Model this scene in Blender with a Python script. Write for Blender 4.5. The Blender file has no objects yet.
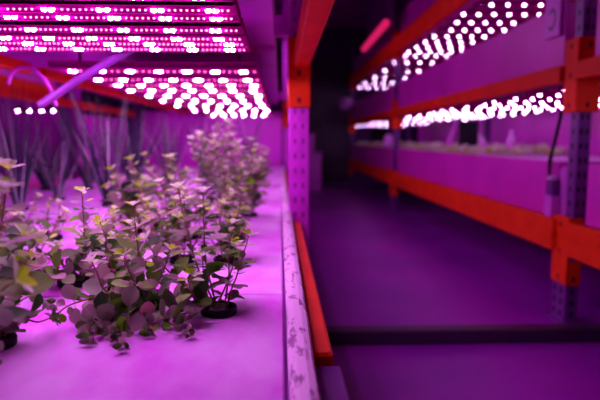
import bpy, math, random
from mathutils import Vector, Matrix
PI = math.pi
scene = bpy.context.scene
C = scene.collection
H = 0.79            # camera height above the floor
F = 550.0           # focal length in pixels of the 600 px wide frame

# ------------------------------------------------------------------ camera
PITCH = math.atan(61 / F); YAW = math.atan(20 / F)
cd = bpy.data.cameras.new('camera'); cam = bpy.data.objects.new('camera', cd); C.objects.link(cam)
scene.camera = cam
cam.location = (0, 0, H)
cam.rotation_euler = (PI / 2 - PITCH, 0, -YAW)
cd.sensor_width = 36; cd.lens = 36 * F / 600
cd.clip_start = 0.02; cd.clip_end = 60
cd.dof.use_dof = True; cd.dof.focus_distance = 0.93
cd.dof.aperture_fstop = (cd.lens / 1000) / 0.0115
MW = Matrix.Translation(cam.location) @ cam.rotation_euler.to_matrix().to_4x4()

def at(px, py, Y):
    """point seen at pixel (px,py) at distance Y along the aisle"""
    d = MW.to_3x3() @ Vector(((px - 300) / F, -(py - 200) / F, -1))
    return Vector((0, 0, H)) + d * (Y / d.y)

# ------------------------------------------------------------------ materials
def nt(name):
    m = bpy.data.materials.new(name); m.use_nodes = True
    return m, m.node_tree, m.node_tree.nodes['Principled BSDF']

def mat(name, col, rough=0.5, metal=0, var=0.12, scale=12, bump=0.0, col2=None, spec=0.5, detail=5, stretch=None, thr=None):
    m, t, b = nt(name)
    n = t.nodes; L = t.links
    tc = n.new('ShaderNodeTexCoord'); mp = n.new('ShaderNodeMapping')
    L.new(tc.outputs['Object'], mp.inputs['Vector'])
    if stretch: mp.inputs['Scale'].default_value = stretch
    nz = n.new('ShaderNodeTexNoise'); nz.inputs['Scale'].default_value = scale; nz.inputs['Detail'].default_value = detail
    L.new(mp.outputs[0], nz.inputs['Vector'])
    cr = n.new('ShaderNodeValToRGB')
    lo, hi = thr if thr else (0.3, 0.7)
    cr.color_ramp.elements[0].position = lo; cr.color_ramp.elements[1].position = hi
    c2 = col2 if col2 else tuple(c * (1 - var * 2) for c in col)
    cr.color_ramp.elements[0].color = (*c2, 1); cr.color_ramp.elements[1].color = (*col, 1)
    L.new(nz.outputs['Fac'], cr.inputs['Fac']); L.new(cr.outputs[0], b.inputs['Base Color'])
    b.inputs['Roughness'].default_value = rough; b.inputs['Metallic'].default_value = metal
    b.inputs['Specular IOR Level'].default_value = spec
    if bump:
        bp = n.new('ShaderNodeBump'); bp.inputs['Strength'].default_value = bump; bp.inputs['Distance'].default_value = 0.004
        n2 = n.new('ShaderNodeTexNoise'); n2.inputs['Scale'].default_value = scale * 6; n2.inputs['Detail'].default_value = 8
        L.new(mp.outputs[0], n2.inputs['Vector']); L.new(n2.outputs['Fac'], bp.inputs['Height']); L.new(bp.outputs[0], b.inputs['Normal'])
    return m

def emit(name, col, s):
    m, t, b = nt(name)
    b.inputs['Base Color'].default_value = (*[min(1, c) for c in col], 1)
    b.inputs['Emission Color'].default_value = (*col, 1); b.inputs['Emission Strength'].default_value = s
    return m

def leafmat(name, cols, rough=0.45, trans=0.35):
    m, t, b = nt(name); n = t.nodes; L = t.links
    g = n.new('ShaderNodeNewGeometry'); cr = n.new('ShaderNodeValToRGB')
    els = cr.color_ramp.elements
    for i, c in enumerate(cols):
        p = i / (len(cols) - 1)
        e = els[0] if i == 0 else (els[1] if i == len(cols) - 1 else els.new(p))
        e.color = (*c, 1)
    L.new(g.outputs['Random Per Island'], cr.inputs['Fac'])
    nz = n.new('ShaderNodeTexNoise'); nz.inputs['Scale'].default_value = 90; nz.inputs['Detail'].default_value = 4
    mx = n.new('ShaderNodeMix'); mx.data_type = 'RGBA'; mx.blend_type = 'MULTIPLY'; mx.inputs['Factor'].default_value = 0.5
    L.new(cr.outputs[0], mx.inputs['A']); L.new(nz.outputs['Fac'], mx.inputs['B'])
    hs = n.new('ShaderNodeHueSaturation'); hs.inputs['Value'].default_value = 1.2
    L.new(mx.outputs['Result'], hs.inputs['Color'])
    L.new(hs.outputs[0], b.inputs['Base Color']); b.inputs['Roughness'].default_value = rough
    b.inputs['Specular IOR Level'].default_value = 0.2
    bp = n.new('ShaderNodeBump'); bp.inputs['Strength'].default_value = 0.35; bp.inputs['Distance'].default_value = 0.002
    vz = n.new('ShaderNodeTexNoise'); vz.inputs['Scale'].default_value = 260
    L.new(vz.outputs['Fac'], bp.inputs['Height']); L.new(bp.outputs[0], b.inputs['Normal'])
    tr = n.new('ShaderNodeBsdfTranslucent'); L.new(hs.outputs[0], tr.inputs['Color'])
    ms = n.new('ShaderNodeMixShader'); ms.inputs[0].default_value = trans
    out = n['Material Output']
    L.new(b.outputs[0], ms.inputs[1]); L.new(tr.outputs[0], ms.inputs[2]); L.new(ms.outputs[0], out.inputs['Surface'])
    return m

M = {}
M['orange'] = mat('orange_enamel', (0.95, 0.055, 0.003), 0.5, var=0.06, scale=9, col2=(0.80, 0.035, 0.003), spec=0.15)
M['upright'] = mat('violet_grey_steel', (0.20, 0.022, 0.30), 0.4, scale=20)
M['post'] = mat('bright_violet_steel', (0.85, 0.03, 0.88), 0.4, scale=20)  # brighter copy of the upright steel, for the left rack's aisle side
M['hole'] = mat('slot_dark', (0.01, 0.005, 0.015), 0.8)
M['raft'] = mat('pale_foam', (0.80, 0.46, 0.92), 0.75, scale=7, col2=(0.70, 0.07, 0.78), thr=(0.34, 0.6), bump=0.6, detail=8, stretch=(1.0, 0.6, 1))  # white foam; violet LED cast and shadow patches are painted into the colour
M['rim'] = mat('stained_liner', (0.92, 0.62, 0.95), 0.5, scale=75, col2=(0.28, 0.06, 0.30), bump=0.3, thr=(0.36, 0.47), stretch=(1.2, 0.35, 1))
M['bedwall'] = mat('violet_cast_plastic', (0.80, 0.028, 0.66), 0.38, scale=2.5, var=0.1)  # violet light on the bed walls is put into their base colour
M['whiteplastic'] = mat('pale_plastic', (0.80, 0.12, 0.85), 0.4, scale=6, var=0.08)  # white plastic tinted with the violet cast of the LEDs
M['tray'] = mat('lit_tray_underside', (0.82, 0.03, 0.82), 0.5, scale=4, var=0.15)  # lit look and violet cast of the underside are part of this colour
M['bar'] = mat('red_lit_bar_housing', (0.42, 0.003, 0.22), 0.6, scale=15, var=0.1, spec=0.0)  # red light from the diodes is painted into the housing colour
M['black'] = mat('black_plastic', (0.010, 0.006, 0.016), 0.6, spec=0.2)
M['media'] = mat('growing_medium', (0.05, 0.02, 0.03), 0.9, scale=150, col2=(0.01, 0.005, 0.01), bump=1)
M['floor'] = mat('sealed_concrete', (0.38, 0.005, 0.52), 0.42, scale=1.4, col2=(0.20, 0.005, 0.36), bump=0.08, detail=6)  # grey concrete with the violet light put into its colour
M['darksteel'] = mat('dark_steel', (0.05, 0.02, 0.07), 0.4, scale=20)
M['darkwall'] = mat('dark_partition', (0.10, 0.008, 0.16), 0.7, scale=2)
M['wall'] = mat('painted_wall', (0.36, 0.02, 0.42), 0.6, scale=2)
M['sheet'] = mat('reflective_sheet', (0.92, 0.03, 0.92), 0.45, scale=2.5, var=0.1, stretch=(1, 1, 0.4))  # white sheet; its violet is LED light put into the colour
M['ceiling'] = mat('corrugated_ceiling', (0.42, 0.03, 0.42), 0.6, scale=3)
M['leaf'] = leafmat('oregano_leaf', [(0.46, 0.40, 0.27), (0.16, 0.60, 0.01), (0.60, 0.50, 0.42), (0.03, 0.15, 0.01), (0.62, 0.50, 0.45), (0.26, 0.78, 0.015), (0.05, 0.22, 0.02), (0.52, 0.40, 0.34), (0.03, 0.12, 0.02), (0.20, 0.48, 0.04), (0.05, 0.2, 0.02)], rough=0.6, trans=0.3)
M['shoot'] = leafmat('young_leaf', [(0.45, 1.0, 0.01), (0.34, 0.9, 0.01), (0.55, 0.95, 0.06)], trans=0.4)
M['redleaf'] = leafmat('old_red_leaf', [(0.75, 0.12, 0.10), (0.55, 0.25, 0.12), (0.6, 0.1, 0.2)])
M['stem'] = mat('reddish_stem', (0.42, 0.13, 0.17), 0.5, scale=60, col2=(0.30, 0.16, 0.08))
M['darkstem'] = mat('woody_stem', (0.22, 0.10, 0.10), 0.6, scale=60)
M['blade'] = leafmat('chive_blade', [(0.025, 0.035, 0.08), (0.04, 0.045, 0.11), (0.02, 0.05, 0.05)], trans=0.1)
M['lettuce'] = leafmat('lettuce_leaf', [(0.6, 0.95, 0.05), (0.5, 0.85, 0.06), (0.7, 0.85, 0.25)], trans=0.3)
M['red_led'] = emit('red_diode', (1.0, 0.12, 0.42), 7)
M['blue_led'] = emit('bluish_white_diode', (0.86, 0.34, 0.96), 220)
M['pink_led'] = emit('pinkish_white_diode', (0.88, 0.46, 1.0), 50)
M['tube'] = emit('red_tube', (1.0, 0.02, 0.18), 0.5)

# ------------------------------------------------------------------ mesh builder
class MB:
    def __init__(s): s.v = []; s.f = []; s.m = []; s.sm = []
    def add(s, vs, fs, mi=0, smooth=False):
        o = len(s.v); s.v += [tuple(v) for v in vs]
        s.f += [tuple(o + i for i in f) for f in fs]; s.m += [mi] * len(fs); s.sm += [smooth] * len(fs)
    def box(s, x0, x1, y0, y1, z0, z1, mi=0, b=0.0):
        if b <= 0:
            v = [(x, y, z) for z in (z0, z1) for y in (y0, y1) for x in (x0, x1)]
            s.add(v, [(0, 2, 3, 1), (4, 5, 7, 6), (0, 1, 5, 4), (2, 6, 7, 3), (0, 4, 6, 2), (1, 3, 7, 5)], mi); return
        # chamfered box: octagonal outline in XY extruded, with top/bottom inset
        def ring(e, z):
            a = b
            xs0, xs1, ys0, ys1 = x0 + e, x1 - e, y0 + e, y1 - e
            return [(xs0 + a, ys0, z), (xs1 - a, ys0, z), (xs1, ys0 + a, z), (xs1, ys1 - a, z), (xs1 - a, ys1, z), (xs0 + a, ys1, z), (xs0, ys1 - a, z), (xs0, ys0 + a, z)]
        R = ring(b, z0) + ring(0, z0 + b) + ring(0, z1 - b) + ring(b, z1)
        f = [tuple(reversed(range(8))), tuple(range(24, 32))]
        for k in range(3):
            for i in range(8):
                j = (i + 1) % 8; f.append((8 * k + i, 8 * k + j, 8 * k + 8 + j, 8 * k + 8 + i))
        s.add(R, f, mi)
    def tube(s, pts, r, n=6, mi=0, r1=None, cap=True):
        pts = [Vector(p) for p in pts]; vs = []; N = len(pts)
        up = Vector((0.13, 0.2, 1)).normalized()
        for i, p in enumerate(pts):
            t = (pts[min(i + 1, N - 1)] - pts[max(i - 1, 0)]).normalized()
            a = t.cross(up)
            if a.length < 0.05: a = t.cross(Vector((1, 0, 0)))
            a.normalize(); b = t.cross(a)
            rr = r if r1 is None else r + (r1 - r) * i / (N - 1)
            for k in range(n):
                q = 2 * PI * k / n; vs.append(p + (a * math.cos(q) + b * math.sin(q)) * rr)
        fs = []
        for i in range(N - 1):
            for k in range(n):
                j = (k + 1) % n; fs.append((i * n + k, i * n + j, (i + 1) * n + j, (i + 1) * n + k))
        if cap: fs += [tuple(range(n)), tuple(reversed(range((N - 1) * n, N * n)))]
        s.add(vs, fs, mi, True)
    def lathe(s, prof, c, n=24, mi=0, close=True):
        vs = []; c = Vector(c)
        for (r, z) in prof:
            for k in range(n):
                q = 2 * PI * k / n; vs.append(c + Vector((r * math.cos(q), r * math.sin(q), z)))
        fs = []
        for i in range(len(prof) - 1):
            for k in range(n):
                j = (k + 1) % n; fs.append((i * n + k, i * n + j, (i + 1) * n + j, (i + 1) * n + k))
        if close: fs += [tuple(reversed(range(n))), tuple(range((len(prof) - 1) * n, len(prof) * n))]
        s.add(vs, fs, mi, True)
    def dome(s, c, r, h, n=6):
        """downward facing diode lens"""
        x, y, z = c; vs = []
        for (rr, zz) in ((r, 0), (r * .8, -h * .7), (r * .35, -h)):
            for k in range(n):
                q = 2 * PI * k / n; vs.append((x + rr * math.cos(q), y + rr * math.sin(q), z + zz))
        fs = []
        for i in range(2):
            for k in range(n):
                j = (k + 1) % n; fs.append((i * n + j, i * n + k, (i + 1) * n + k, (i + 1) * n + j))
        fs.append(tuple(reversed(range(2 * n, 3 * n))))
        s.add(vs, fs, 0, True)
    def leaf(s, base, d, up, L, W, curl=0.3, fold=0.25, mi=0, pet=0.18):
        d = d.normalized(); sd = d.cross(up)
        if sd.length < 0.01: sd = d.cross(Vector((1, 0.3, 0)))
        sd.normalize(); nrm = sd.cross(d).normalized()
        prof = [(0, .05), (pet, .07), (pet + .10, .45), (.45, .88), (.62, 1.0), (.80, .84), (.93, .48), (1.0, .10)]
        vs = []
        for (t, w) in prof:
            y = t * L; z = -curl * L * t * t
            c = base + d * y + nrm * z
            hw = w * W / 2
            for u in (-1, -.5, 0, .5, 1):
                vs.append(c + sd * (hw * u) + nrm * (fold * hw * (abs(u) ** 1.6) - 0.05 * hw * (u == 0)))
        fs = []
        for i in range(len(prof) - 1):
            for k in range(4): a = i * 5 + k; fs.append((a, a + 1, a + 6, a + 5))
        s.add(vs, fs, mi, True)
    def build(s, name, mats, parent=None, origin=None):
        me = bpy.data.meshes.new(name)
        o0 = Vector(origin) if origin is not None else Vector((0, 0, 0))
        me.from_pydata([tuple(Vector(v) - o0) for v in s.v], [], s.f)
        for m in (mats if isinstance(mats, (list, tuple)) else [mats]): me.materials.append(m)
        me.polygons.foreach_set('material_index', s.m); me.polygons.foreach_set('use_smooth', s.sm)
        me.update()
        o = bpy.data.objects.new(name, me); C.objects.link(o)
        if origin is not None: o.location = o0
        if parent is not None:
            o.parent = parent
            o.location = o0 - parent_world(parent)
        return o

def parent_world(p):
    w = Vector((0, 0, 0))
    while p is not None: w += Vector(p.location); p = p.parent
    return w

def tag(o, label=None, cat=None, group=None, kind=None):
    if label: o['label'] = label
    if cat: o['category'] = cat
    if group: o['group'] = group
    if kind: o['kind'] = kind
    return o
def empty(name, loc, label, cat, group=None):
    o = bpy.data.objects.new(name, None); C.objects.link(o); o.location = loc; o.empty_display_size = 0.05
    return tag(o, label, cat, group)
def copy_tree(o, parent=None):
    c = o.copy(); C.objects.link(c)
    if parent is not None: c.parent = parent
    for ch in list(o.children): copy_tree(ch, c)
    return c
def struct(name, mb, m): return tag(mb.build(name, m), kind='structure')

# ------------------------------------------------------------------ room shell
ZC = 2.75
b = MB(); b.box(-4.4, 3.3, -2.6, 10.1, -0.1, 0); struct('floor', b, M['floor'])
b = MB(); b.box(-4.4, 3.3, -2.6, 10.1, ZC, ZC + 0.1)
for k in range(26): b.box(-4.3, 3.2, -2.4 + k * 0.48, -2.32 + k * 0.48, ZC - 0.03, ZC)
struct('ceiling', b, M['ceiling'])
b = MB(); b.box(3.2, 3.3, -2.6, 10.1, 0, ZC); struct('wall_right', b, M['wall'])
b = MB(); b.box(-4.4, -4.3, -2.6, 10.1, 0, ZC); struct('wall_left', b, M['wall'])
b = MB(); b.box(-4.4, 3.3, 10.0, 10.1, 0, ZC); struct('wall_back', b, M['darkwall'])
b = MB(); b.box(-4.4, 3.3, -2.7, -2.6, 0, ZC); struct('wall_front', b, M['wall'])
d1 = MB()
d1.box(0.55, 1.30, 9.93, 10.0, 0, 2.18); d1.box(0.62, 1.23, 9.92, 9.93, 0.1, 2.08)
door = struct('door_1', d1, M['darksteel'])
b = MB(); b.lathe([(0.02, 0), (0.02, 0.05), (0.012, 0.09)], (0.70, 9.9, 1.0), 10); b.build('door_handle', M['darksteel'], door)
b = MB(); b.box(0.13, 2.6, 2.03, 2.10, 0, 0.056, b=0.006)
b.tube([(0.13, 2.12, 0.018), (2.6, 2.12, 0.018)], 0.018, 8)
tag(b.build('floor_threshold', M['darksteel']), 'long dark low metal rail crossing the aisle floor', 'rail')

# ------------------------------------------------------------------ racks
XL0, XL1 = 0.037, 0.118     # left rack aisle-side post
YP = [-1.4, 2.24, 5.88, 9.5]
def upright(par, x0, x1, y, z1, z0=0, hw=0.006, m='upright'):
    b = MB(); w = 0.062
    b.box(x0, x1, y, y + w, z0, z1, b=0.004)
    # foot plate
    b.box(x0 - 0.012, x1 + 0.012, y - 0.012, y + w + 0.012, z0, z0 + 0.008)
    n = int((z1 - z0) / 0.06)
    xm = (x0 + x1) / 2
    for k in range(n):
        z = z0 + 0.05 + k * 0.06
        for sx in (-0.2, 0.2):
            xx = xm + sx * (x1 - x0)
            b.box(xx - hw, xx + hw, y - 0.0012, y + 0.001, z, z + 0.022, 1)
        b.box(x0 - 0.0012, x0 + 0.001, y + 0.022, y + 0.036, z, z + 0.022, 1)
    # vertical ribs of the folded section
    b.box(xm - 0.006, xm + 0.006, y - 0.003, y, z0, z1)
    return b.build('upright', [M[m], M['hole']], par)
def beam(par, x0, x1, y0, y1, z0, z1):
    b = MB(); b.box(x0, x1, y0, y1, z0, z1, b=0.005)
    b.box(x0 - 0.002, x1 + 0.002, y0, y1, (z0 + z1) / 2 - 0.004, (z0 + z1) / 2 + 0.004)
    return b.build('beam', M['orange'], par)
def bracket(par, x0, x1, y0, y1, z0, z1):
    b = MB(); b.box(x0, x1, y0, y1, z0, z1, b=0.003)
    for z in (z0 + 0.03, (z0 + z1) / 2, z1 - 0.03):
        b.box(x0 - 0.0012, x0 + 0.001, (y0 + y1) / 2 - 0.006, (y0 + y1) / 2 + 0.006, z - 0.012, z + 0.008, 1)
        b.box((x0 + x1) / 2 - 0.006, (x0 + x1) / 2 + 0.006, y0 - 0.0012, y0 + 0.001, z - 0.012, z + 0.008, 1)
    return b.build('beam_bracket', [M['orange'], M['hole']], par)

rr = empty('pallet_rack', (1.2, 0, 0), 'long orange and violet steel rack right of the aisle', 'rack')
XR = 1.185
LV = [(H - 0.485, H - 0.345), (H + 0.238, H + 0.310), (H + 0.88, H + 1.04)]
for y in YP:
    upright(rr, 1.224, 1.284, y, 2.45, 0.28)
    # short reinforced foot under the lowest beam
    b = MB(); b.box(1.210, 1.268, y, y + 0.115, 0, 0.34, b=0.004); b.box(1.197, 1.281, y - 0.012, y + 0.13, 0, 0.01)
    for k in range(5):
        z = 0.03 + k * 0.05
        for yy in (y + 0.025, y + 0.08): b.box(1.2085, 1.211, yy, yy + 0.016, z, z + 0.024, 1)
        b.box(1.232, 1.247, y - 0.0015, y + 0.001, z, z + 0.024, 1)
    b.build('foot_post', [M['upright'], M['hole']], rr)
    bracket(rr, 1.205, 1.272, y - 0.006, y + 0.122, 0.17, H - 0.33)
    bracket(rr, 1.20, 1.30, y - 0.02, y + 0.085, H + 0.11, H + 0.41)
    bracket(rr, 1.20, 1.30, y - 0.02, y + 0.085, H + 0.84, H + 1.12)
    upright(rr, 2.20, 2.27, y, 2.45)
for i in range(3):
    y0, y1 = YP[i] + 0.09, YP[i + 1] - 0.02
    for (z0, z1) in LV:
        beam(rr, XR, XR + 0.045, y0, y1, z0, z1)
        beam(rr, 2.215, 2.26, y0, y1, z0, z1)
b = MB()
for y in YP:
    for (z0, z1) in LV: b.box(1.25, 2.21, y + 0.015, y + 0.045, z0 + 0.0, z0 + 0.04)
b.build('cross_braces', M['upright'], rr)
# an orange bracket at the back of the rack seen between the levels
bracket(rr, 2.19, 2.28, 4.02, 4.10, H + 0.06, H + 0.22)

lr = empty('pallet_rack', (0.08, 0, 0), 'orange and violet steel rack carrying the near bed of herbs', 'rack')
for y in YP[1:3]:
    upright(lr, XL0, XL1, y, 2.45, hw=0.003, m='post')
    bracket(lr, XL0 - 0.004, XL1 + 0.004, y - 0.02, y + 0.08, H + 0.125, H + 0.40)
    upright(lr, -1.56, -1.49, y, 2.45)
    b = MB(); b.box(-1.49, XL0, y + 0.01, y + 0.05, H + 0.41, H + 0.49); b.build('cross_brace', M['post'], lr)
beam(lr, 0.06, 0.118, -0.4, 2.22, H + 0.285, H + 0.36)
beam(lr, 0.06, 0.118, 2.32, 5.86, H + 0.285, H + 0.36)
beam(lr, 0.050, 0.083, 0.83, 2.22, H - 0.43, H - 0.335)
beam(lr, 0.050, 0.083, 2.32, 5.86, H - 0.43, H - 0.335)
for (ya, yb) in ((-1.3, 2.2), (2.32, 5.86)):
    beam(lr, -1.55, -1.50, ya, yb, H + 0.23, H + 0.285)
    beam(lr, -1.55, -1.50, ya, yb, H - 0.43, H - 0.335)
    # slimmer red beam under the middle of the upper tray
    beam(lr, -0.99, -0.95, ya, yb, H + 0.25, H + 0.29)
b = MB(); b.box(0.045, 0.094, 0.70, 0.825, 0, H - 0.352, b=0.003)
for k in range(9):
    b.box(0.055, 0.067, 0.7285, 0.731, 0.05 + k * .045, 0.07 + k * .045, 1)
b.build('foot_post', [M['upright'], M['hole']], lr)

# ------------------------------------------------------------------ beds
ZR = H - 0.30
def bed(label, x0, x1, y0, y1, zb, zt, m, lip=0.03, w=0.012, group=None):
    e = empty('grow_bed', ((x0 + x1) / 2, (y0 + y1) / 2, zb), label, 'grow bed', group)
    b = MB()
    b.box(x0, x1, y0, y1, zb, zb + 0.012)
    b.box(x0, x0 + w, y0, y1, zb + 0.012, zt); b.box(x1 - w, x1, y0, y1, zb + 0.012, zt)
    b.box(x0 + w, x1 - w, y0, y0 + w, zb + 0.012, zt); b.box(x0 + w, x1 - w, y1 - w, y1, zb + 0.012, zt)
    # pressed vertical ribs
    n = max(2, int((y1 - y0) / 1.2))
    for k in range(1, n):
        yy = y0 + (y1 - y0) * k / n; b.box(x0 - 0.003, x0, yy - 0.01, yy + 0.01, zb + 0.02, zt - 0.02)
    b.build('basin', m, e)
    return e
# left bed with its stained folded rim
lb = empty('grow_bed', (-0.72, 3.0, H - 0.335), 'wide near grow bed with a stained whitish rim beside the aisle', 'grow bed')
b = MB(); b.box(-1.48, 0.03, -0.3, 5.84, H - 0.335, H - 0.322)
b.box(-1.48, -1.465, -0.3, 5.84, H - 0.322, H - 0.285); b.box(-1.465, 0.012, 5.825, 5.84, H - 0.322, H - 0.285)
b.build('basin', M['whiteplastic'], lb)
b = MB()
ys = [-0.3 + k * 0.0614 for k in range(101)]
random.seed(5)
vs = []; fs = []
for y in ys:
    j = random.uniform(-.0008, .0008) - 0.004 * math.exp(-((y - 3.4) / 1.5) ** 2)
    for (x, z) in ((0.0105, -0.322), (0.0105, -0.293), (0.014, -0.2895), (0.022, -0.2885), (0.034, -0.289), (0.0425, -0.2925), (0.046, -0.299), (0.047, -0.335)):
        vs.append((x + j, y, H + z))
for i in range(100):
    for k in range(7): a = i * 8 + k; fs.append((a, a + 1, a + 9, a + 8))
    fs.append((i * 8 + 7, i * 8, i * 8 + 8, i * 8 + 15))
fs += [tuple(range(8)), tuple(reversed(range(800, 808)))]
b.add(vs, fs, 0, False); b.build('rim', M['rim'], lb)

names = ['nearest the camera, under the front herbs', 'second from the camera', 'third from the camera', 'fourth from the camera', 'fifth from the camera', 'sixth, at the far end of the bed']
yy = [-0.28, 1.045, 2.0, 2.95, 3.9, 4.85, 5.80]
for i in range(6):
    for j, (xa, xb) in enumerate(((-0.72, 0.004), (-1.46, -0.725))):
        b = MB(); b.box(xa, xb, yy[i] + 0.0012, yy[i + 1] - 0.0012, ZR - 0.022, ZR, b=0.002)
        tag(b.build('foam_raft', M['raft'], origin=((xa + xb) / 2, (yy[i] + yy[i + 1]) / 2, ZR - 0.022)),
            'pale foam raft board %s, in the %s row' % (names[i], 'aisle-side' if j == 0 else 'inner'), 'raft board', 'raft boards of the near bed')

# right-hand beds
ZT1 = H - 0.10
bays = [(-1.3, 2.16), (2.40, 5.78), (6.05, 9.35)]
nm = ['nearest bay at the right edge', 'middle bay', 'farthest bay']
for i, (y0, y1) in enumerate(bays):
    bed('violet-lit grow bed on the lowest orange beams, %s' % nm[i], 1.235, 2.19, y0, y1, H - 0.344, ZT1, M['bedwall'], group='grow beds of the right rack')
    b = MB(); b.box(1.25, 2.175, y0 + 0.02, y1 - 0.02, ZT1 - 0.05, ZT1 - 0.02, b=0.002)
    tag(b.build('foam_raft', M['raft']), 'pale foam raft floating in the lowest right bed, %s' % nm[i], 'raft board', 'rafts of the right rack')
    bed('violet-lit grow bed on the middle orange beams, %s' % nm[i], 1.235, 2.19, y0, y1, H + 0.311, H + 0.585, M['bedwall'], group='grow beds of the right rack')
    bed('violet-lit grow bed on the top orange beams, %s' % nm[i], 1.235, 2.19, y0, y1, H + 1.041, H + 1.29, M['bedwall'], group='grow beds of the right rack')
# tray above the left bed
for (y0, y1, t) in ((-1.2, 2.20, 'above the near herbs'), (2.34, 5.84, 'beyond the first left post')):
    b = MB(); b.box(-1.47, -0.02, y0, y1, H + 0.365, H + 0.377)
    b.box(-1.47, -1.455, y0, y1, H + 0.377, H + 0.56); b.box(-0.035, -0.02, y0, y1, H + 0.377, H + 0.56)
    b.box(-1.455, -0.035, y0, y0 + 0.015, H + 0.377, H + 0.56); b.box(-1.455, -0.035, y1 - 0.015, y1, H + 0.377, H + 0.56)
    e = empty('grow_bed', (-0.75, (y0 + y1) / 2, H + 0.365), 'violet-lit tray bed on the upper beams %s' % t, 'grow bed'); b.build('basin', M['tray'], e)

# ------------------------------------------------------------------ LED fixtures
def led_fixture(label, x0, x1, ylist, z, widths=None, pitch=0.0965, phase=None, red=0.0105, ledmat='blue_led', width=0.03, group=None, wr=0.0052, pairs=True, hang=0.08, seed=1, frame='bar', rr_=0.0026, ends=True):
    rnd = random.Random(seed)
    e = empty('led_grow_light', ((x0 + x1) / 2, ylist[0], z), label, 'grow light', group)
    # end rails and hangers
    b = MB()
    for x in (x0 + 0.06, x1 - 0.06):
        b.box(x - 0.012, x + 0.012, ylist[0] - 0.03, ylist[-1] + 0.03, z + 0.0225, z + 0.034)
        for y in (ylist[0], ylist[-1]): b.box(x - 0.004, x + 0.004, y - 0.004, y + 0.004, z + 0.034, z + hang)
    b.build('mounting_rail', M['darksteel'], e)
    for i, y in enumerate(ylist):
        b = MB(); h = (widths[i] if widths else width) / 2
        b.box(x0, x1, y - h, y + h, z + 0.004, z + 0.010)
        b.box(x0, x1, y - h, y - h + 0.002, z + 0.003, z + 0.022); b.box(x0, x1, y + h - 0.002, y + h, z + 0.003, z + 0.022)
        b.box(x0, x1, y - 0.008, y + 0.008, z + 0.010, z + 0.022)
        if ends:
            b.box(x0 - 0.004, x0, y - h, y + h, z + 0.003, z + 0.022, 0); b.box(x1, x1 + 0.004, y - h, y + h, z + 0.003, z + 0.022, 0)
        bar = b.build('led_bar', M[frame], e)
        ph = phase[i] if phase else rnd.uniform(0.02, 0.09)
        wb = MB(); rb = MB(); x = x1 - ph; zz = z + 0.004
        ws = []
        while x > x0 + 0.015:
            if pairs:
                pb = MB()
                for dx in (-0.0065, 0.0065): pb.dome((x + dx, y, zz), wr, 0.005)
                pb.build('bright_diode', M[ledmat], bar)
            else: wb.dome((x, y, zz), wr, 0.006)
            ws.append(x); x -= pitch
        if wb.v: wb.build('bright_diodes', M[ledmat], bar)['kind'] = 'stuff'
        if red:
            x = x1 - 0.012
            while x > x0 + 0.01:
                if all(abs(x - w) > 0.018 for w in ws): rb.dome((x, y, zz), rr_, 0.003)
                x -= red
            rb.build('red_diodes', M['red_led'], bar)['kind'] = 'stuff'
    return e
ZL = H + 0.226
led_fixture('near LED panel of red-lit bars close above the front herbs', -0.80, -0.080,
            [0.931, 1.023, 1.090, 1.207, 1.308, 1.381, 1.462], ZL, widths=[.056, .066, .066, .078, .072, .074, .078], phase=[.052, .041, .041, .056, .06, .043, .048], hang=0.139, wr=0.0058, rr_=0.0022)
led_fixture('second LED panel from the camera, above the rear herbs', -0.735, -0.075,
            [1.93, 2.20, 2.42, 2.68, 3.00], ZL, widths=[.22, .21, .22, .26, .3], phase=[.048, .05, .036, .052, .04], red=0.021, wr=0.0075, hang=0.139, seed=3)
led_fixture('far LED panel at the end of the near rack', -0.735, -0.075,
            [3.4, 3.85, 4.5, 5.4], ZL, widths=[.3, .4, .5, .6], red=0.03, wr=0.012, pairs=False, hang=0.139, seed=9)
def ys_(a, b, n): return [a + (b - a) * k / (n - 1) for k in range(n)]
for lv, (zz, tl) in enumerate(((H + 0.214, 'lower'), (H + 0.84, 'upper'))):
    for i, (a, c) in enumerate(((2.46, 5.7), (6.2, 9.2))):
        led_fixture('%s LED panel in the %s bay of the right rack' % (tl, ('nearer', 'farther')[i]), 1.235, 2.12 if lv == 0 else 2.05,
                    ys_(a, c, (13, 3)[i] if lv == 0 else (13, 5)[i]), zz, pitch=0.095 if lv == 0 else (0.105, .14)[i], red=0, ledmat='pink_led',
                    wr=(0.0068, 0.0085)[lv] if i == 0 else 0.012, pairs=False, hang=(0.096, 0.2)[lv], seed=20 + lv * 5 + i, group='LED panels of the right rack', width=0.05)
    led_fixture('%s LED panel at the right edge of the frame' % tl, 1.235, 2.0, ys_(0.9, 1.95, 4), zz, pitch=0.13, red=0, ledmat='pink_led', wr=0.008, pairs=False, hang=(0.096, 0.2)[lv], seed=40 + lv,
                group='LED panels of the right rack', width=0.05)
led_fixture('unseen LED panel added high over the upper tray to light the right-hand beds', -1.3, -0.05, ys_(2.5, 5.7, 8), H + 1.0, pitch=0.12, red=0, wr=0.008, seed=72, width=0.06)  # unseen panel added to brighten the right bed walls and the ceiling
# LED bar of the rack beyond
led_fixture('short LED bar glowing in the rack beyond, left side', -1.93, -1.60, [4.1], H + 0.20, pitch=0.085, red=0, ledmat='blue_led', wr=0.010, pairs=False, hang=0.05, seed=60)

p0, p1 = at(364, 49, 7.0), at(386, 23, 5.4)
b = MB(); b.tube([p0, p0.lerp(p1, .5), p1], 0.035, 10)
tb = empty('tube_light', p0, 'dim red tube light high above the far end of the right rack', 'tube light')
b.build('lamp_tube', M['tube'], tb)
b = MB(); b.box(p0.x + 0.03, p0.x + 0.06, p1.y, p0.y, p0.z - 0.02, ZC - 0.03); b.build('mounting_plate', M['darkwall'], tb)

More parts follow.
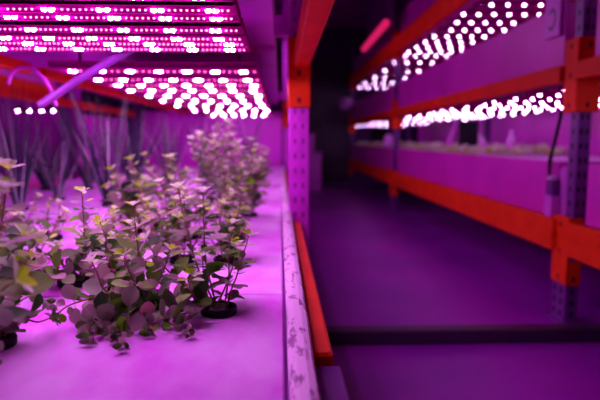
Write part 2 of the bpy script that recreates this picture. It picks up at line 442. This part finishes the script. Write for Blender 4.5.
# ------------------------------------------------------------------ background dressing
b = MB(); b.box(-1.46, 0.02, 5.95, 5.97, H - 0.33, H + 0.29)
tag(b.build('reflective_sheet', M['sheet']), 'violet-lit reflective sheet closing the far end of the near bed', 'sheet')
b = MB(); b.box(-1.62, -1.60, 4.5, 5.86, 0, H + 0.20)
tag(b.build('reflective_sheet', M['sheet']), 'violet-lit reflective sheet along the inner side of the near bed', 'sheet')
b = MB(); b.box(-3.6, -1.9, 5.4, 5.42, 0, 2.2)
tag(b.build('reflective_sheet', M['sheet']), 'violet-lit reflective sheet behind the rack beyond, at left', 'sheet')
# the next rack at left
fr = empty('pallet_rack', (-2.5, 0, 0), 'steel rack with orange beams beyond the near bed, left', 'rack')
for y in (1.6, 4.6):
    upright(fr, -1.80, -1.73, y, 2.4); upright(fr, -3.2, -3.13, y, 2.4)
beam(fr, -1.79, -1.745, 1.68, 4.58, H + 0.30, H + 0.40); beam(fr, -1.79, -1.745, 1.68, 4.58, H - 0.43, H - 0.335)
beam(fr, -3.19, -3.14, 1.68, 4.58, H + 0.22, H + 0.30); beam(fr, -3.19, -3.14, 1.68, 4.58, H - 0.43, H - 0.335)
bed('violet-lit grow bed in the rack beyond, at far left', -3.15, -1.8, 1.7, 4.55, H - 0.33, H - 0.27, M['whiteplastic'])
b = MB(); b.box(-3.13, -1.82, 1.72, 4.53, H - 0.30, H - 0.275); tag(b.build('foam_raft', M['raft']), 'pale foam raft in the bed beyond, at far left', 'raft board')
bed('violet-lit grow bed on the upper beams of the rack beyond', -3.15, -1.8, 1.7, 4.55, H + 0.42, H + 0.62, M['tray'])

# diagonal pipe and curved hose
b = MB(); b.tube([at(40, 105, 1.62), at(78, 80, 1.60), at(140, 44, 1.54)], 0.012, 10)
tag(b.build('water_pipe', M['upright']), 'slanting violet water pipe under the near lights, upper left', 'pipe')
b = MB(); pts = [at(x, y, 1.9) for (x, y) in ((8, 84), (11, 74), (18, 68), (27, 67), (36, 71), (45, 80), (52, 92), (56, 106))]
b.tube(pts, 0.006, 8); tag(b.build('hose', M['tray']), 'thin arched violet-lit hose at the upper left', 'hose')

# white tank, boxes
def crate(name, label, cat, x0, x1, y0, y1, z0, z1, m='whiteplastic', lid=True):
    e = empty(name, ((x0 + x1) / 2, (y0 + y1) / 2, z0), label, cat)
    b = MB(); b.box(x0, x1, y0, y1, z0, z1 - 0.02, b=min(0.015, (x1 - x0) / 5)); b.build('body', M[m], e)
    if lid:
        b = MB(); b.box(x0 - 0.015, x1 + 0.015, y0 - 0.015, y1 + 0.015, z1 - 0.02, z1, b=0.005); b.build('lid', M['whiteplastic'], e)
    return e
crate('water_tank', 'violet-lit water tank standing on the floor at the far left of the aisle', 'tank', 0.22, 0.62, 8.2, 8.8, 0, H - 0.20)
crate('storage_box', 'violet-lit box resting on the water tank by the dark doorway', 'box', 0.24, 0.52, 8.3, 8.7, H - 0.20, H + 0.08)
for k, (x, y, r, Y) in enumerate(((345, 103, 0.085, 9.4), (346, 152, 0.06, 9.4))):
    pass
# pump and valve boxes at the end of the lowest right bed
e = empty('pump_unit', (1.23, 2.3, H - 0.345), 'small violet-lit pump unit beside the near post of the right rack', 'pump')
b = MB(); b.box(1.19, 1.233, 2.365, 2.43, H - 0.344, H - 0.25, b=0.004); b.build('motor_housing', M['whiteplastic'], e)
b = MB(); b.box(1.194, 1.23, 2.37, 2.425, H - 0.25, H - 0.185, b=0.004); b.build('filter_bowl', M['upright'], e)
b = MB(); b.lathe([(0.005, 0), (0.024, 0.004), (0.024, 0.016), (0.016, 0.022)], (1.212, 2.397, H - 0.185), 14); b.build('cap', M['raft'], e)
b = MB(); b.tube([(1.212, 2.43, H - 0.22), (1.215, 2.44, H - 0.10), (1.25, 2.46, H + 0.02), (1.28, 2.48, H + 0.13)], 0.009, 8); b.build('hose', M['black'], e)
crate('control_box', 'squat violet-lit control box on the bed end below the middle beam', 'control box', 1.236, 1.30, 2.335, 2.395, H - 0.344, H - 0.10, lid=False)
# end plate with dark ring mark on upper bed
e = empty('label_plate', (1.2, 2.38, H + 0.44), 'pale plate with a dark ring mark on the upper right bed', 'plate')
b = MB(); b.box(1.218, 1.2335, 2.42, 2.56, H + 0.45, H + 0.90, b=0.003); b.build('plate', M['whiteplastic'], e)
b = MB()
vs = []; fs = []
for k in range(17):
    q = 0.7 + (2 * PI - 1.4) * k / 16
    for rr_ in (0.026, 0.038): vs.append((1.2165, 2.49 + rr_ * math.cos(q), H + 0.53 + rr_ * 1.3 * math.sin(q)))
for k in range(16): fs.append((2 * k, 2 * k + 1, 2 * k + 3, 2 * k + 2))
b.add(vs, fs); b.build('ring_mark', M['darksteel'], e)
# dark items behind the lower level
crate('dark_bin', 'tall black bin behind the middle bay of the right rack', 'bin', 2.42, 2.60, 6.2, 6.6, 0, H + 0.12, 'black', lid=False)
bsh = MB(); bsh.box(2.36, 2.38, 2.3, 9.4, 0, H + 0.33)
tag(bsh.build('reflective_sheet', M['sheet']), 'violet-lit sheet hung along the back of the right rack', 'sheet')
for (px, py, Y, w, h, lab) in ((469, 137, 4.5, .15, .26, 'narrow dark panel behind the seedlings, middle of right rack'), (379, 138, 8.6, .26, .3, 'dark panel behind the farthest seedlings on the right rack')):
    p = at(px, py, Y); b = MB(); b.box(p.x - w / 2, p.x + w / 2, p.y, p.y + 0.03, ZT1 - 0.02, p.z + h / 2, b=0.004)
    tag(b.build('divider_panel', M['black'], origin=(p.x, p.y, ZT1 - 0.02)), lab, 'panel')
b = MB(); b.tube([at(446, 152, 4.6), at(452, 136, 4.6), at(458, 119, 4.6)], 0.022, 10)
tag(b.build('water_pipe', M['whiteplastic']), 'slanting violet-lit pipe rising behind the right seedlings', 'pipe')
p = at(486, 150, 4.4); b = MB(); w = 0.055
b.add([(p.x - w, p.y, p.z), (p.x + w, p.y, p.z - .0), (p.x - w, p.y, p.z + .14), (p.x - w, p.y + .03, p.z), (p.x + w, p.y + .03, p.z), (p.x - w, p.y + .03, p.z + .14)],
      [(0, 1, 2), (3, 5, 4), (0, 3, 4, 1), (1, 4, 5, 2), (2, 5, 3, 0)])
tag(b.build('gusset_plate', M['raft']), 'pale triangular gusset plate behind the right seedlings', 'plate')
p = at(511, 143, 3.9); b = MB(); b.lathe([(0.03, -.06), (0.032, .02), (0.012, .06), (0.012, .09)], p, 12)
tag(b.build('bottle', M['raft']), 'small pale bottle standing on the right raft', 'bottle')
# white drums at the far posts
for (px, py, Y, r, h, lab) in ((346, 104, 9.15, .10, .2, 'pale round canister high at the far right post'), (389, 141, 5.95, .055, .14, 'pale ball-shaped float on the middle right post')):
    p = at(px, py, Y); b = MB(); b.lathe([(r * .6, -h / 2), (r, -h / 4), (r, h / 4), (r * .5, h / 2)], p, 14)
    tag(b.build('canister', M['raft']), lab, 'canister')

# ------------------------------------------------------------------ plants
def net_cup(par, c, r=0.03):
    b = MB(); c = Vector(c)
    b.lathe([(r * 0.72, 0.0005), (r * 1.0, 0.0005), (r * 1.02, 0.010), (r * 0.98, 0.013), (r * 0.84, 0.013), (r * 0.76, 0.004)], c, 28, close=False)
    for k in range(6):
        q = k * PI / 3; b.tube([c + Vector((r * .86 * math.cos(q), r * .86 * math.sin(q), .009)), c + Vector((r * .3 * math.cos(q), r * .3 * math.sin(q), .005))], 0.0012, 5)
    cup = b.build('net_cup', M['black'], par)
    b = MB(); b.lathe([(r * 0.80, 0.0015), (r * 0.6, 0.005), (r * 0.2, 0.0065)], c, 18); b.build('growing_medium', M['media'], cup)

def stem_curve(p, d, L, rnd, droop=0.0, lift=0.5, n=9, floor=None):
    pts = [Vector(p)]; d = Vector(d).normalized(); st = L / n
    for i in range(n):
        d = (d + Vector((rnd.uniform(-.13, .13), rnd.uniform(-.13, .13), lift * 0.16 - droop * (i / n) * 0.5))).normalized()
        q = pts[-1] + d * st
        if floor is not None and q.z < floor + 0.012: q.z = floor + 0.012; d.z = max(d.z, 0.02)
        pts.append(q)
    return pts
def leaves_on(pts, fo, sh, rd, rnd, size=0.026, gap=0.022, start=0.12, tip=True, zmin=None, redp=0.03):
    # arc-length walk
    seg = [(pts[i + 1] - pts[i]).length for i in range(len(pts) - 1)]; T = sum(seg)
    s = T * start; k = 0
    while s < T - 0.004:
        a = s; i = 0
        while i < len(seg) - 1 and a > seg[i]: a -= seg[i]; i += 1
        p = pts[i].lerp(pts[i + 1], min(1, a / seg[i])); t = (pts[i + 1] - pts[i]).normalized()
        u = s / T
        sz = size * (0.70 + 0.75 * math.sin(PI * min(1, u * .9 + .08))) * (1 - 0.45 * max(0, u - .6) / .4) * rnd.uniform(.75, 1.2)
        sd = t.cross(Vector((0, 0, 1)));
        if sd.length < .1: sd = Vector((1, 0, 0))
        sd.normalize(); b2 = t.cross(sd)
        q = k * PI / 2 + rnd.uniform(-.5, .5)
        for sgn in (0, PI):
            if rnd.random() < 0.06: continue
            r = sd * math.cos(q + sgn) + b2 * math.sin(q + sgn)
            d = (r + t * rnd.uniform(.1, .7) + Vector((0, 0, rnd.uniform(-.35, .35)))).normalized()
            if zmin is not None and p.z + d.z * sz < zmin + 0.004: d.z = abs(d.z) * .3; d.normalize()
            upv = (t * .8 + Vector((0, 0, 1.0)) + Vector((rnd.uniform(-.5, .5), rnd.uniform(-.6, .4), 0))).normalized()
            tgt = rd if rnd.random() < redp else (sh if (not (zmin is not None and pts[-1].z < zmin + .06) and u > .86 and rnd.random() < .7) else fo)
            cu = rnd.uniform(-.05, .35)
            if zmin is not None and p.z - cu * sz < zmin + 0.012: cu = 0
            tgt.leaf(p + r * 0.001, d, upv, sz, sz * rnd.uniform(.58, .78), cu, rnd.uniform(.05, .35), pet=rnd.uniform(.1, .22))
            # axillary leaflets
            if u < .85 and rnd.random() < .55:
                d2 = (r * .6 + t * 1.0 + Vector((rnd.uniform(-.3, .3), rnd.uniform(-.3, .3), .2))).normalized()
                fo.leaf(p, d2, upv, sz * .45, sz * .28, .1, .2)
        s += gap * rnd.uniform(.75, 1.2) * (1 if u < .7 else .75); k += 1
    low = zmin is not None and pts[-1].z < zmin + 0.06
    if low: sh = fo  # low tips take the darker leaf colour to stand in for shade
    if tip:
        t = (pts[-1] - pts[-2]).normalized()
        for j in range(6):
            q = j * PI / 3 * 1.05; sd = t.cross(Vector((.3, .8, .2))).normalized(); b2 = t.cross(sd)
            d = (sd * math.cos(q) + b2 * math.sin(q)) * (.9 if j < 4 else .4) + t * .7
            sh.leaf(pts[-1], d, t, size * (.62 if j < 4 else .4), size * .34, .15, .3)

def herb(label, base, stems, seed, size=0.026, cup=True, group='potted herbs on the near bed', r=0.03, gap=0.022, redp=0.03, height=0.2, spread=.5, lean=(0, 0), nrand=8):
    """stems: list of explicit pixel paths [(px,py,Y),...]; nrand more grow at random"""
    rnd = random.Random(seed); base = Vector(base)
    e = empty('potted_herb', base, label, 'herb plant', group)
    if cup: net_cup(e, base, r)
    paths = []
    for s in stems:
        raw = [at(*q) for q in s]
        raw = [Vector((q.x, q.y, max(q.z, base.z + 0.009))) for q in raw]
        pts = []
        for i in range(len(raw) - 1):     # Catmull-Rom
            a, b_, c, d = raw[max(0, i - 1)], raw[i], raw[i + 1], raw[min(len(raw) - 1, i + 2)]
            for j in range(4):
                t = j / 4; pts.append(0.5 * ((2 * b_) + (c - a) * t + (2 * a - 5 * b_ + 4 * c - d) * t * t + (3 * b_ - a - 3 * c + d) * t ** 3))
        pts.append(raw[-1]); paths.append(pts)
    for k in range(nrand):
        q = 2 * PI * (k + rnd.random()) / max(1, nrand); tl = spread * rnd.uniform(.3, 1.2)
        d = Vector((math.cos(q) * tl + lean[0], math.sin(q) * tl + lean[1], 1.0))
        L = height * rnd.uniform(.6, 1.1) * (1 + .2 * tl)
        p = base + Vector((math.cos(q), math.sin(q), 0)) * r * .4 + Vector((0, 0, .006))
        paths.append(stem_curve(p, d, L, rnd, droop=rnd.uniform(0, .25), lift=.4, floor=base.z))
    for pts in paths:
        b = MB(); b.tube(pts, 0.0019, 6, r1=0.0011); st = b.build('stem', M['stem'], e)
        fo, sh, rd = MB(), MB(), MB()
        leaves_on(pts, fo, sh, rd, rnd, size, gap, zmin=base.z, redp=redp)
        # keep foliage above the raft
        for mb in (fo, sh, rd):
            mb.v = [(v[0], v[1], max(v[2], base.z + 0.003)) for v in mb.v]
        if fo.v: fo.build('foliage', M['leaf'], st)
        if sh.v: sh.build('young_shoots', M['shoot'], st)
        if rd.v: rd.build('red_leaves', M['redleaf'], st)
    return e
def raft(px, py):
    """point on the raft surface seen at this pixel"""
    d = MW.to_3x3() @ Vector(((px - 300) / F, -(py - 200) / F, -1)); k = (ZR - H) / d.z
    return Vector((0, 0, H)) + d * k

herb('bushy herb in the black net cup at the right, front row', raft(219, 313), [
    [(215, 308, .955), (198, 268, .97), (186, 225, .99), (178, 188, 1.0)],
    [(216, 308, .955), (206, 262, .98), (204, 225, 1.0), (203, 192, 1.01)],
    [(214, 309, .955), (184, 285, .93), (160, 262, .92), (146, 240, .93)],
    [(214, 309, .95), (198, 300, .90), (190, 288, .88), (192, 275, .87)],
    [(214, 309, .95), (190, 312, .90), (165, 318, .87), (150, 330, .85)],
    [(218, 306, .955), (228, 280, .98), (234, 262, 1.0), (236, 245, 1.02)],
    [(214, 309, .95), (185, 300, .95), (165, 290, .98), (152, 268, 1.0)],
    ], 11, size=0.031, nrand=3, height=0.13, r=0.031, gap=0.024, redp=.08)
herb('sprawling herb with dark drooping leaves in the front centre', raft(128, 303), [
    [(128, 303, .985), (138, 262, .97), (136, 232, .96), (133, 206, .96)],
    [(128, 303, .985), (112, 270, .97), (108, 245, .96), (100, 222, .97)],
    [(128, 303, .985), (120, 316, .92), (112, 330, .87), (116, 346, .80)],
    [(128, 303, .985), (140, 318, .90), (150, 330, .85), (150, 340, .82)],
    [(128, 303, .985), (104, 312, .90), (92, 326, .85), (88, 344, .81)],
    [(128, 303, .985), (150, 290, .93), (163, 272, .91), (170, 250, .92)],
    [(128, 303, .985), (124, 318, .88), (122, 335, .82), (124, 352, .765)],
    [(128, 303, .985), (160, 318, .88), (176, 328, .84), (188, 338, .815)],
    [(128, 303, .985), (108, 318, .88), (98, 334, .82), (92, 346, .79)],
    [(128, 303, .985), (96, 298, .92), (70, 305, .87), (56, 315, .85)],
    [(128, 303, .985), (135, 285, .90), (128, 268, .86), (124, 255, .85)],
    [(128, 303, .985), (105, 290, .88), (98, 275, .86), (92, 262, .86)],
    ], 23, size=0.029, nrand=4, height=0.12, gap=0.022, redp=.05)
herb('upright herb sprig over a wide dark cup, left of centre', raft(76, 284), [
    [(84, 283, 1.14), (85, 255, 1.12), (84, 225, 1.10), (82, 192, 1.09)],
    [(78, 283, 1.14), (66, 268, 1.12), (50, 258, 1.10), (36, 254, 1.10)],
    [(78, 283, 1.14), (92, 266, 1.12), (104, 250, 1.12), (110, 236, 1.12)],
    [(78, 283, 1.14), (52, 275, 1.05), (28, 270, 1.0), (12, 262, .98)],
    [(74, 283, 1.14), (62, 262, 1.14), (58, 246, 1.15)],
    ], 37, size=0.031, nrand=3, height=0.10, r=0.036, gap=0.021)
herb('herb with a runner creeping from the cup at the left edge', raft(-8, 346), [
    [(4, 336, .80), (22, 320, .82), (38, 322, .81), (50, 318, .82)],
    [(0, 338, .80), (-6, 310, .78), (4, 285, .77), (16, 262, .78)],
    [(0, 338, .80), (8, 312, .80), (30, 296, .84), (44, 300, .86)],
    [(-8, 338, .80), (-16, 300, .74), (-12, 270, .70), (-4, 240, .68)],
    ], 41, size=0.030, nrand=1, height=0.1, gap=0.034, r=0.033, redp=.12)
herb('large-leaved herb rising at the left edge, nearest the camera', raft(-60, 400) , [
    [(-40, 380, .64), (-22, 300, .62), (-6, 240, .60), (4, 190, .60)],
    [(-40, 380, .64), (-20, 320, .60), (0, 292, .59), (14, 282, .60)],
    ], 43, size=0.040, nrand=0, gap=0.04, r=0.03, cup=True)
herb('herb behind the upright sprig, small purple-topped', raft(52, 240), [], 51, size=0.022, height=0.10, nrand=6, spread=.6)
herb('low herb in the dark cup in mid bed, between the bushy clumps', raft(108, 250), [], 53, size=0.024, height=0.12, nrand=6, spread=.7)
herb('herb of pointed pale leaves with yellow tips, left of the tall blades', raft(135, 232), [
     [(136, 230, 1.70), (128, 205, 1.70), (118, 185, 1.70), (112, 170, 1.70)],
     [(136, 230, 1.70), (138, 195, 1.70), (134, 170, 1.70), (131, 160, 1.70)]], 57, size=0.042, height=0.20, nrand=7, spread=.4)
herb('leafy herb in the second row, behind the front right cup', raft(182, 262), [
     [(182, 260, 1.28), (172, 230, 1.28), (166, 200, 1.30), (160, 182, 1.30)]], 59, size=0.030, height=0.17, nrand=6, spread=.4)
herb('herb clump near the rim in the second row', raft(226, 262), [
     [(226, 260, 1.30), (236, 240, 1.30), (246, 225, 1.30)]], 61, size=0.030, height=0.16, nrand=7, spread=.4, redp=.06)
herb('tall herb clump in the third row, near the rim', raft(232, 236), [
     [(232, 236, 1.70), (226, 200, 1.70), (218, 165, 1.70), (214, 138, 1.72)]], 67, size=0.034, height=0.26, nrand=6, spread=.32)
herb('tall herb clump in the third row, left of the rim clumps', raft(192, 238), [], 71, size=0.034, height=0.22, nrand=6, spread=.35)
herb('herb clump in the fourth row beside the rim', raft(250, 216), [
     [(250, 216, 2.1), (246, 180, 2.1), (236, 150, 2.1), (232, 136, 2.1)]], 73, size=0.036, height=0.26, nrand=6, spread=.3)
herb('herb clump in the fourth row, mid bed', raft(212, 218), [], 79, size=0.036, height=0.30, nrand=6, spread=.3)
herb('herb clump in the fifth row beside the rim', raft(254, 200), [], 83, size=0.038, height=0.26, nrand=6, spread=.28)
herb('herb clump in the fifth row, mid bed', raft(222, 202), [], 89, size=0.038, height=0.36, nrand=6, spread=.25)
herb('pale herb clump in the fifth row, left of mid bed', raft(166, 212), [], 97, size=0.036, height=0.22, nrand=6, spread=.4)
herb('herb clump in the sixth row beside the rim', raft(262, 186), [], 101, size=0.04, height=0.24, nrand=8, spread=.25, gap=.03)

herb('broad-leaved herb at the left edge, just behind the nearest one', raft(-30, 330), [
    [(-20, 325, .84), (-8, 270, .80), (2, 220, .78), (8, 170, .77)],
    [(-20, 325, .84), (0, 290, .82), (20, 260, .80), (36, 242, .80)],
    [(-20, 325, .84), (-4, 300, .80), (6, 262, .78), (22, 235, .78)]], 103, size=0.044, nrand=0, gap=0.036)
herb('low leafy herb between the left edge and the upright sprig', raft(30, 262), [], 107, size=0.028, height=0.11, nrand=6, spread=.9)
herb('leafy herb in the middle, right of the upright sprig', raft(118, 275), [], 109, size=0.028, height=0.13, nrand=7, spread=.8)
herb('herb at the left of the second row, behind the broad leaves', raft(8, 246), [], 113, size=0.026, height=0.14, nrand=5, spread=.7)
herb('leafy herb in the second row, in front of the tall clumps', raft(160, 246), [], 127, size=0.030, height=0.17, nrand=6, spread=.6)

def blades(label, base, n, h, spread, seed, w=0.004, r=0.036, group='grassy plants at the back of the near bed'):
    rnd = random.Random(seed); base = Vector(base)
    e = empty('grassy_plant', base, label, 'grassy plant', group); net_cup(e, base, r)
    b = MB()
    for k in range(n):
        q = rnd.uniform(0, 2 * PI); tl = spread * rnd.random()
        d = Vector((math.cos(q) * tl, math.sin(q) * tl, 1)).normalized(); L = h * rnd.uniform(.6, 1.1)
        p = base + Vector((math.cos(q), math.sin(q), 0)) * r * .5 * rnd.random() + Vector((0, 0, .004)); pts = [p]
        for i in range(5):
            d = (d + Vector((math.cos(q), math.sin(q), 0)) * .05 * rnd.random() + Vector((0, 0, -.02 * i * tl))).normalized(); pts.append(pts[-1] + d * L / 5)
        b.tube(pts, w, 5, r1=w * .25)
    b.build('blades', M['blade'], e)
    return e
bl = [((46, 190), 34, .40, .45, 'grassy plant at the back left, first of the row'), ((110, 206), 34, .52, .30, 'tall dense dark grassy plant left of centre'), ((88, 189), 36, .56, .35, 'grassy plant behind the pale pointed herb'),
      ((134, 190), 34, .46, .35, 'grassy plant back of the bed, right of the dense dark one'), ((170, 184), 34, .50, .3, 'grassy plant in front of the violet-lit sheet, mid bed'), ((204, 178), 30, .5, .25, 'grassy plant behind the tall herbs'),
      ((250, 172), 24, .5, .18, 'grassy plant at the far rim, rear right'), ((58, 200), 16, .30, .5, 'thin grassy plant in a black cup, left side'), ((20, 210), 34, .50, .25, 'dark grassy plant at the far left cup')]
for i, (pp, n, h, sp, lab) in enumerate(bl): blades(lab, raft(*pp), int(n * 1.5), h, sp * 1.35, 200 + i, w=0.0036)

# seedlings on the right rack
def seedling():
    rnd = random.Random(7); e = empty('lettuce_seedling', (0, 0, 0), 'small yellowish lettuce seedling on the lowest right raft', 'seedling', 'seedlings on the right rafts')
    b = MB()
    for k in range(9):
        q = k * 2.4; d = Vector((math.cos(q), math.sin(q), rnd.uniform(.5, 1.8)))
        b.leaf(Vector((0, 0, .002)), d, Vector((0, 0, 1)), rnd.uniform(.08, .12), .05, .3, .3)
    b.build('foliage', M['lettuce'], e)
    return e
sd0 = seedling(); k = 0
rnd = random.Random(3)
for (ya, yb, st) in ((3.7, 5.6, .17), (6.3, 9.2, .24)):
    y = ya
    while y < yb:
        for x in (1.33, 1.62, 1.9):
            o = sd0 if k == 0 else copy_tree(sd0)
            o.location = (x + rnd.uniform(-.02, .02), y, ZT1 - 0.02); o.rotation_euler.z = rnd.uniform(0, 6); k += 1
            s = rnd.uniform(.9, 1.25); o.scale = (s, s, s)
        y += st

# ------------------------------------------------------------------ world and output
w = bpy.data.worlds.new('world'); scene.world = w; w.use_nodes = True
bg = w.node_tree.nodes['Background']; bg.inputs[0].default_value = (0.35, 0.02, 0.55, 1); bg.inputs[1].default_value = 0.02
scene.view_settings.view_transform = 'Standard'; scene.view_settings.look = 'None'
scene.view_settings.exposure = 0.3; scene.view_settings.gamma = 1
scene.view_settings.use_curve_mapping = False
scene.cycles.max_bounces = 6; scene.cycles.diffuse_bounces = 4
scene.cycles.sample_clamp_indirect = 8
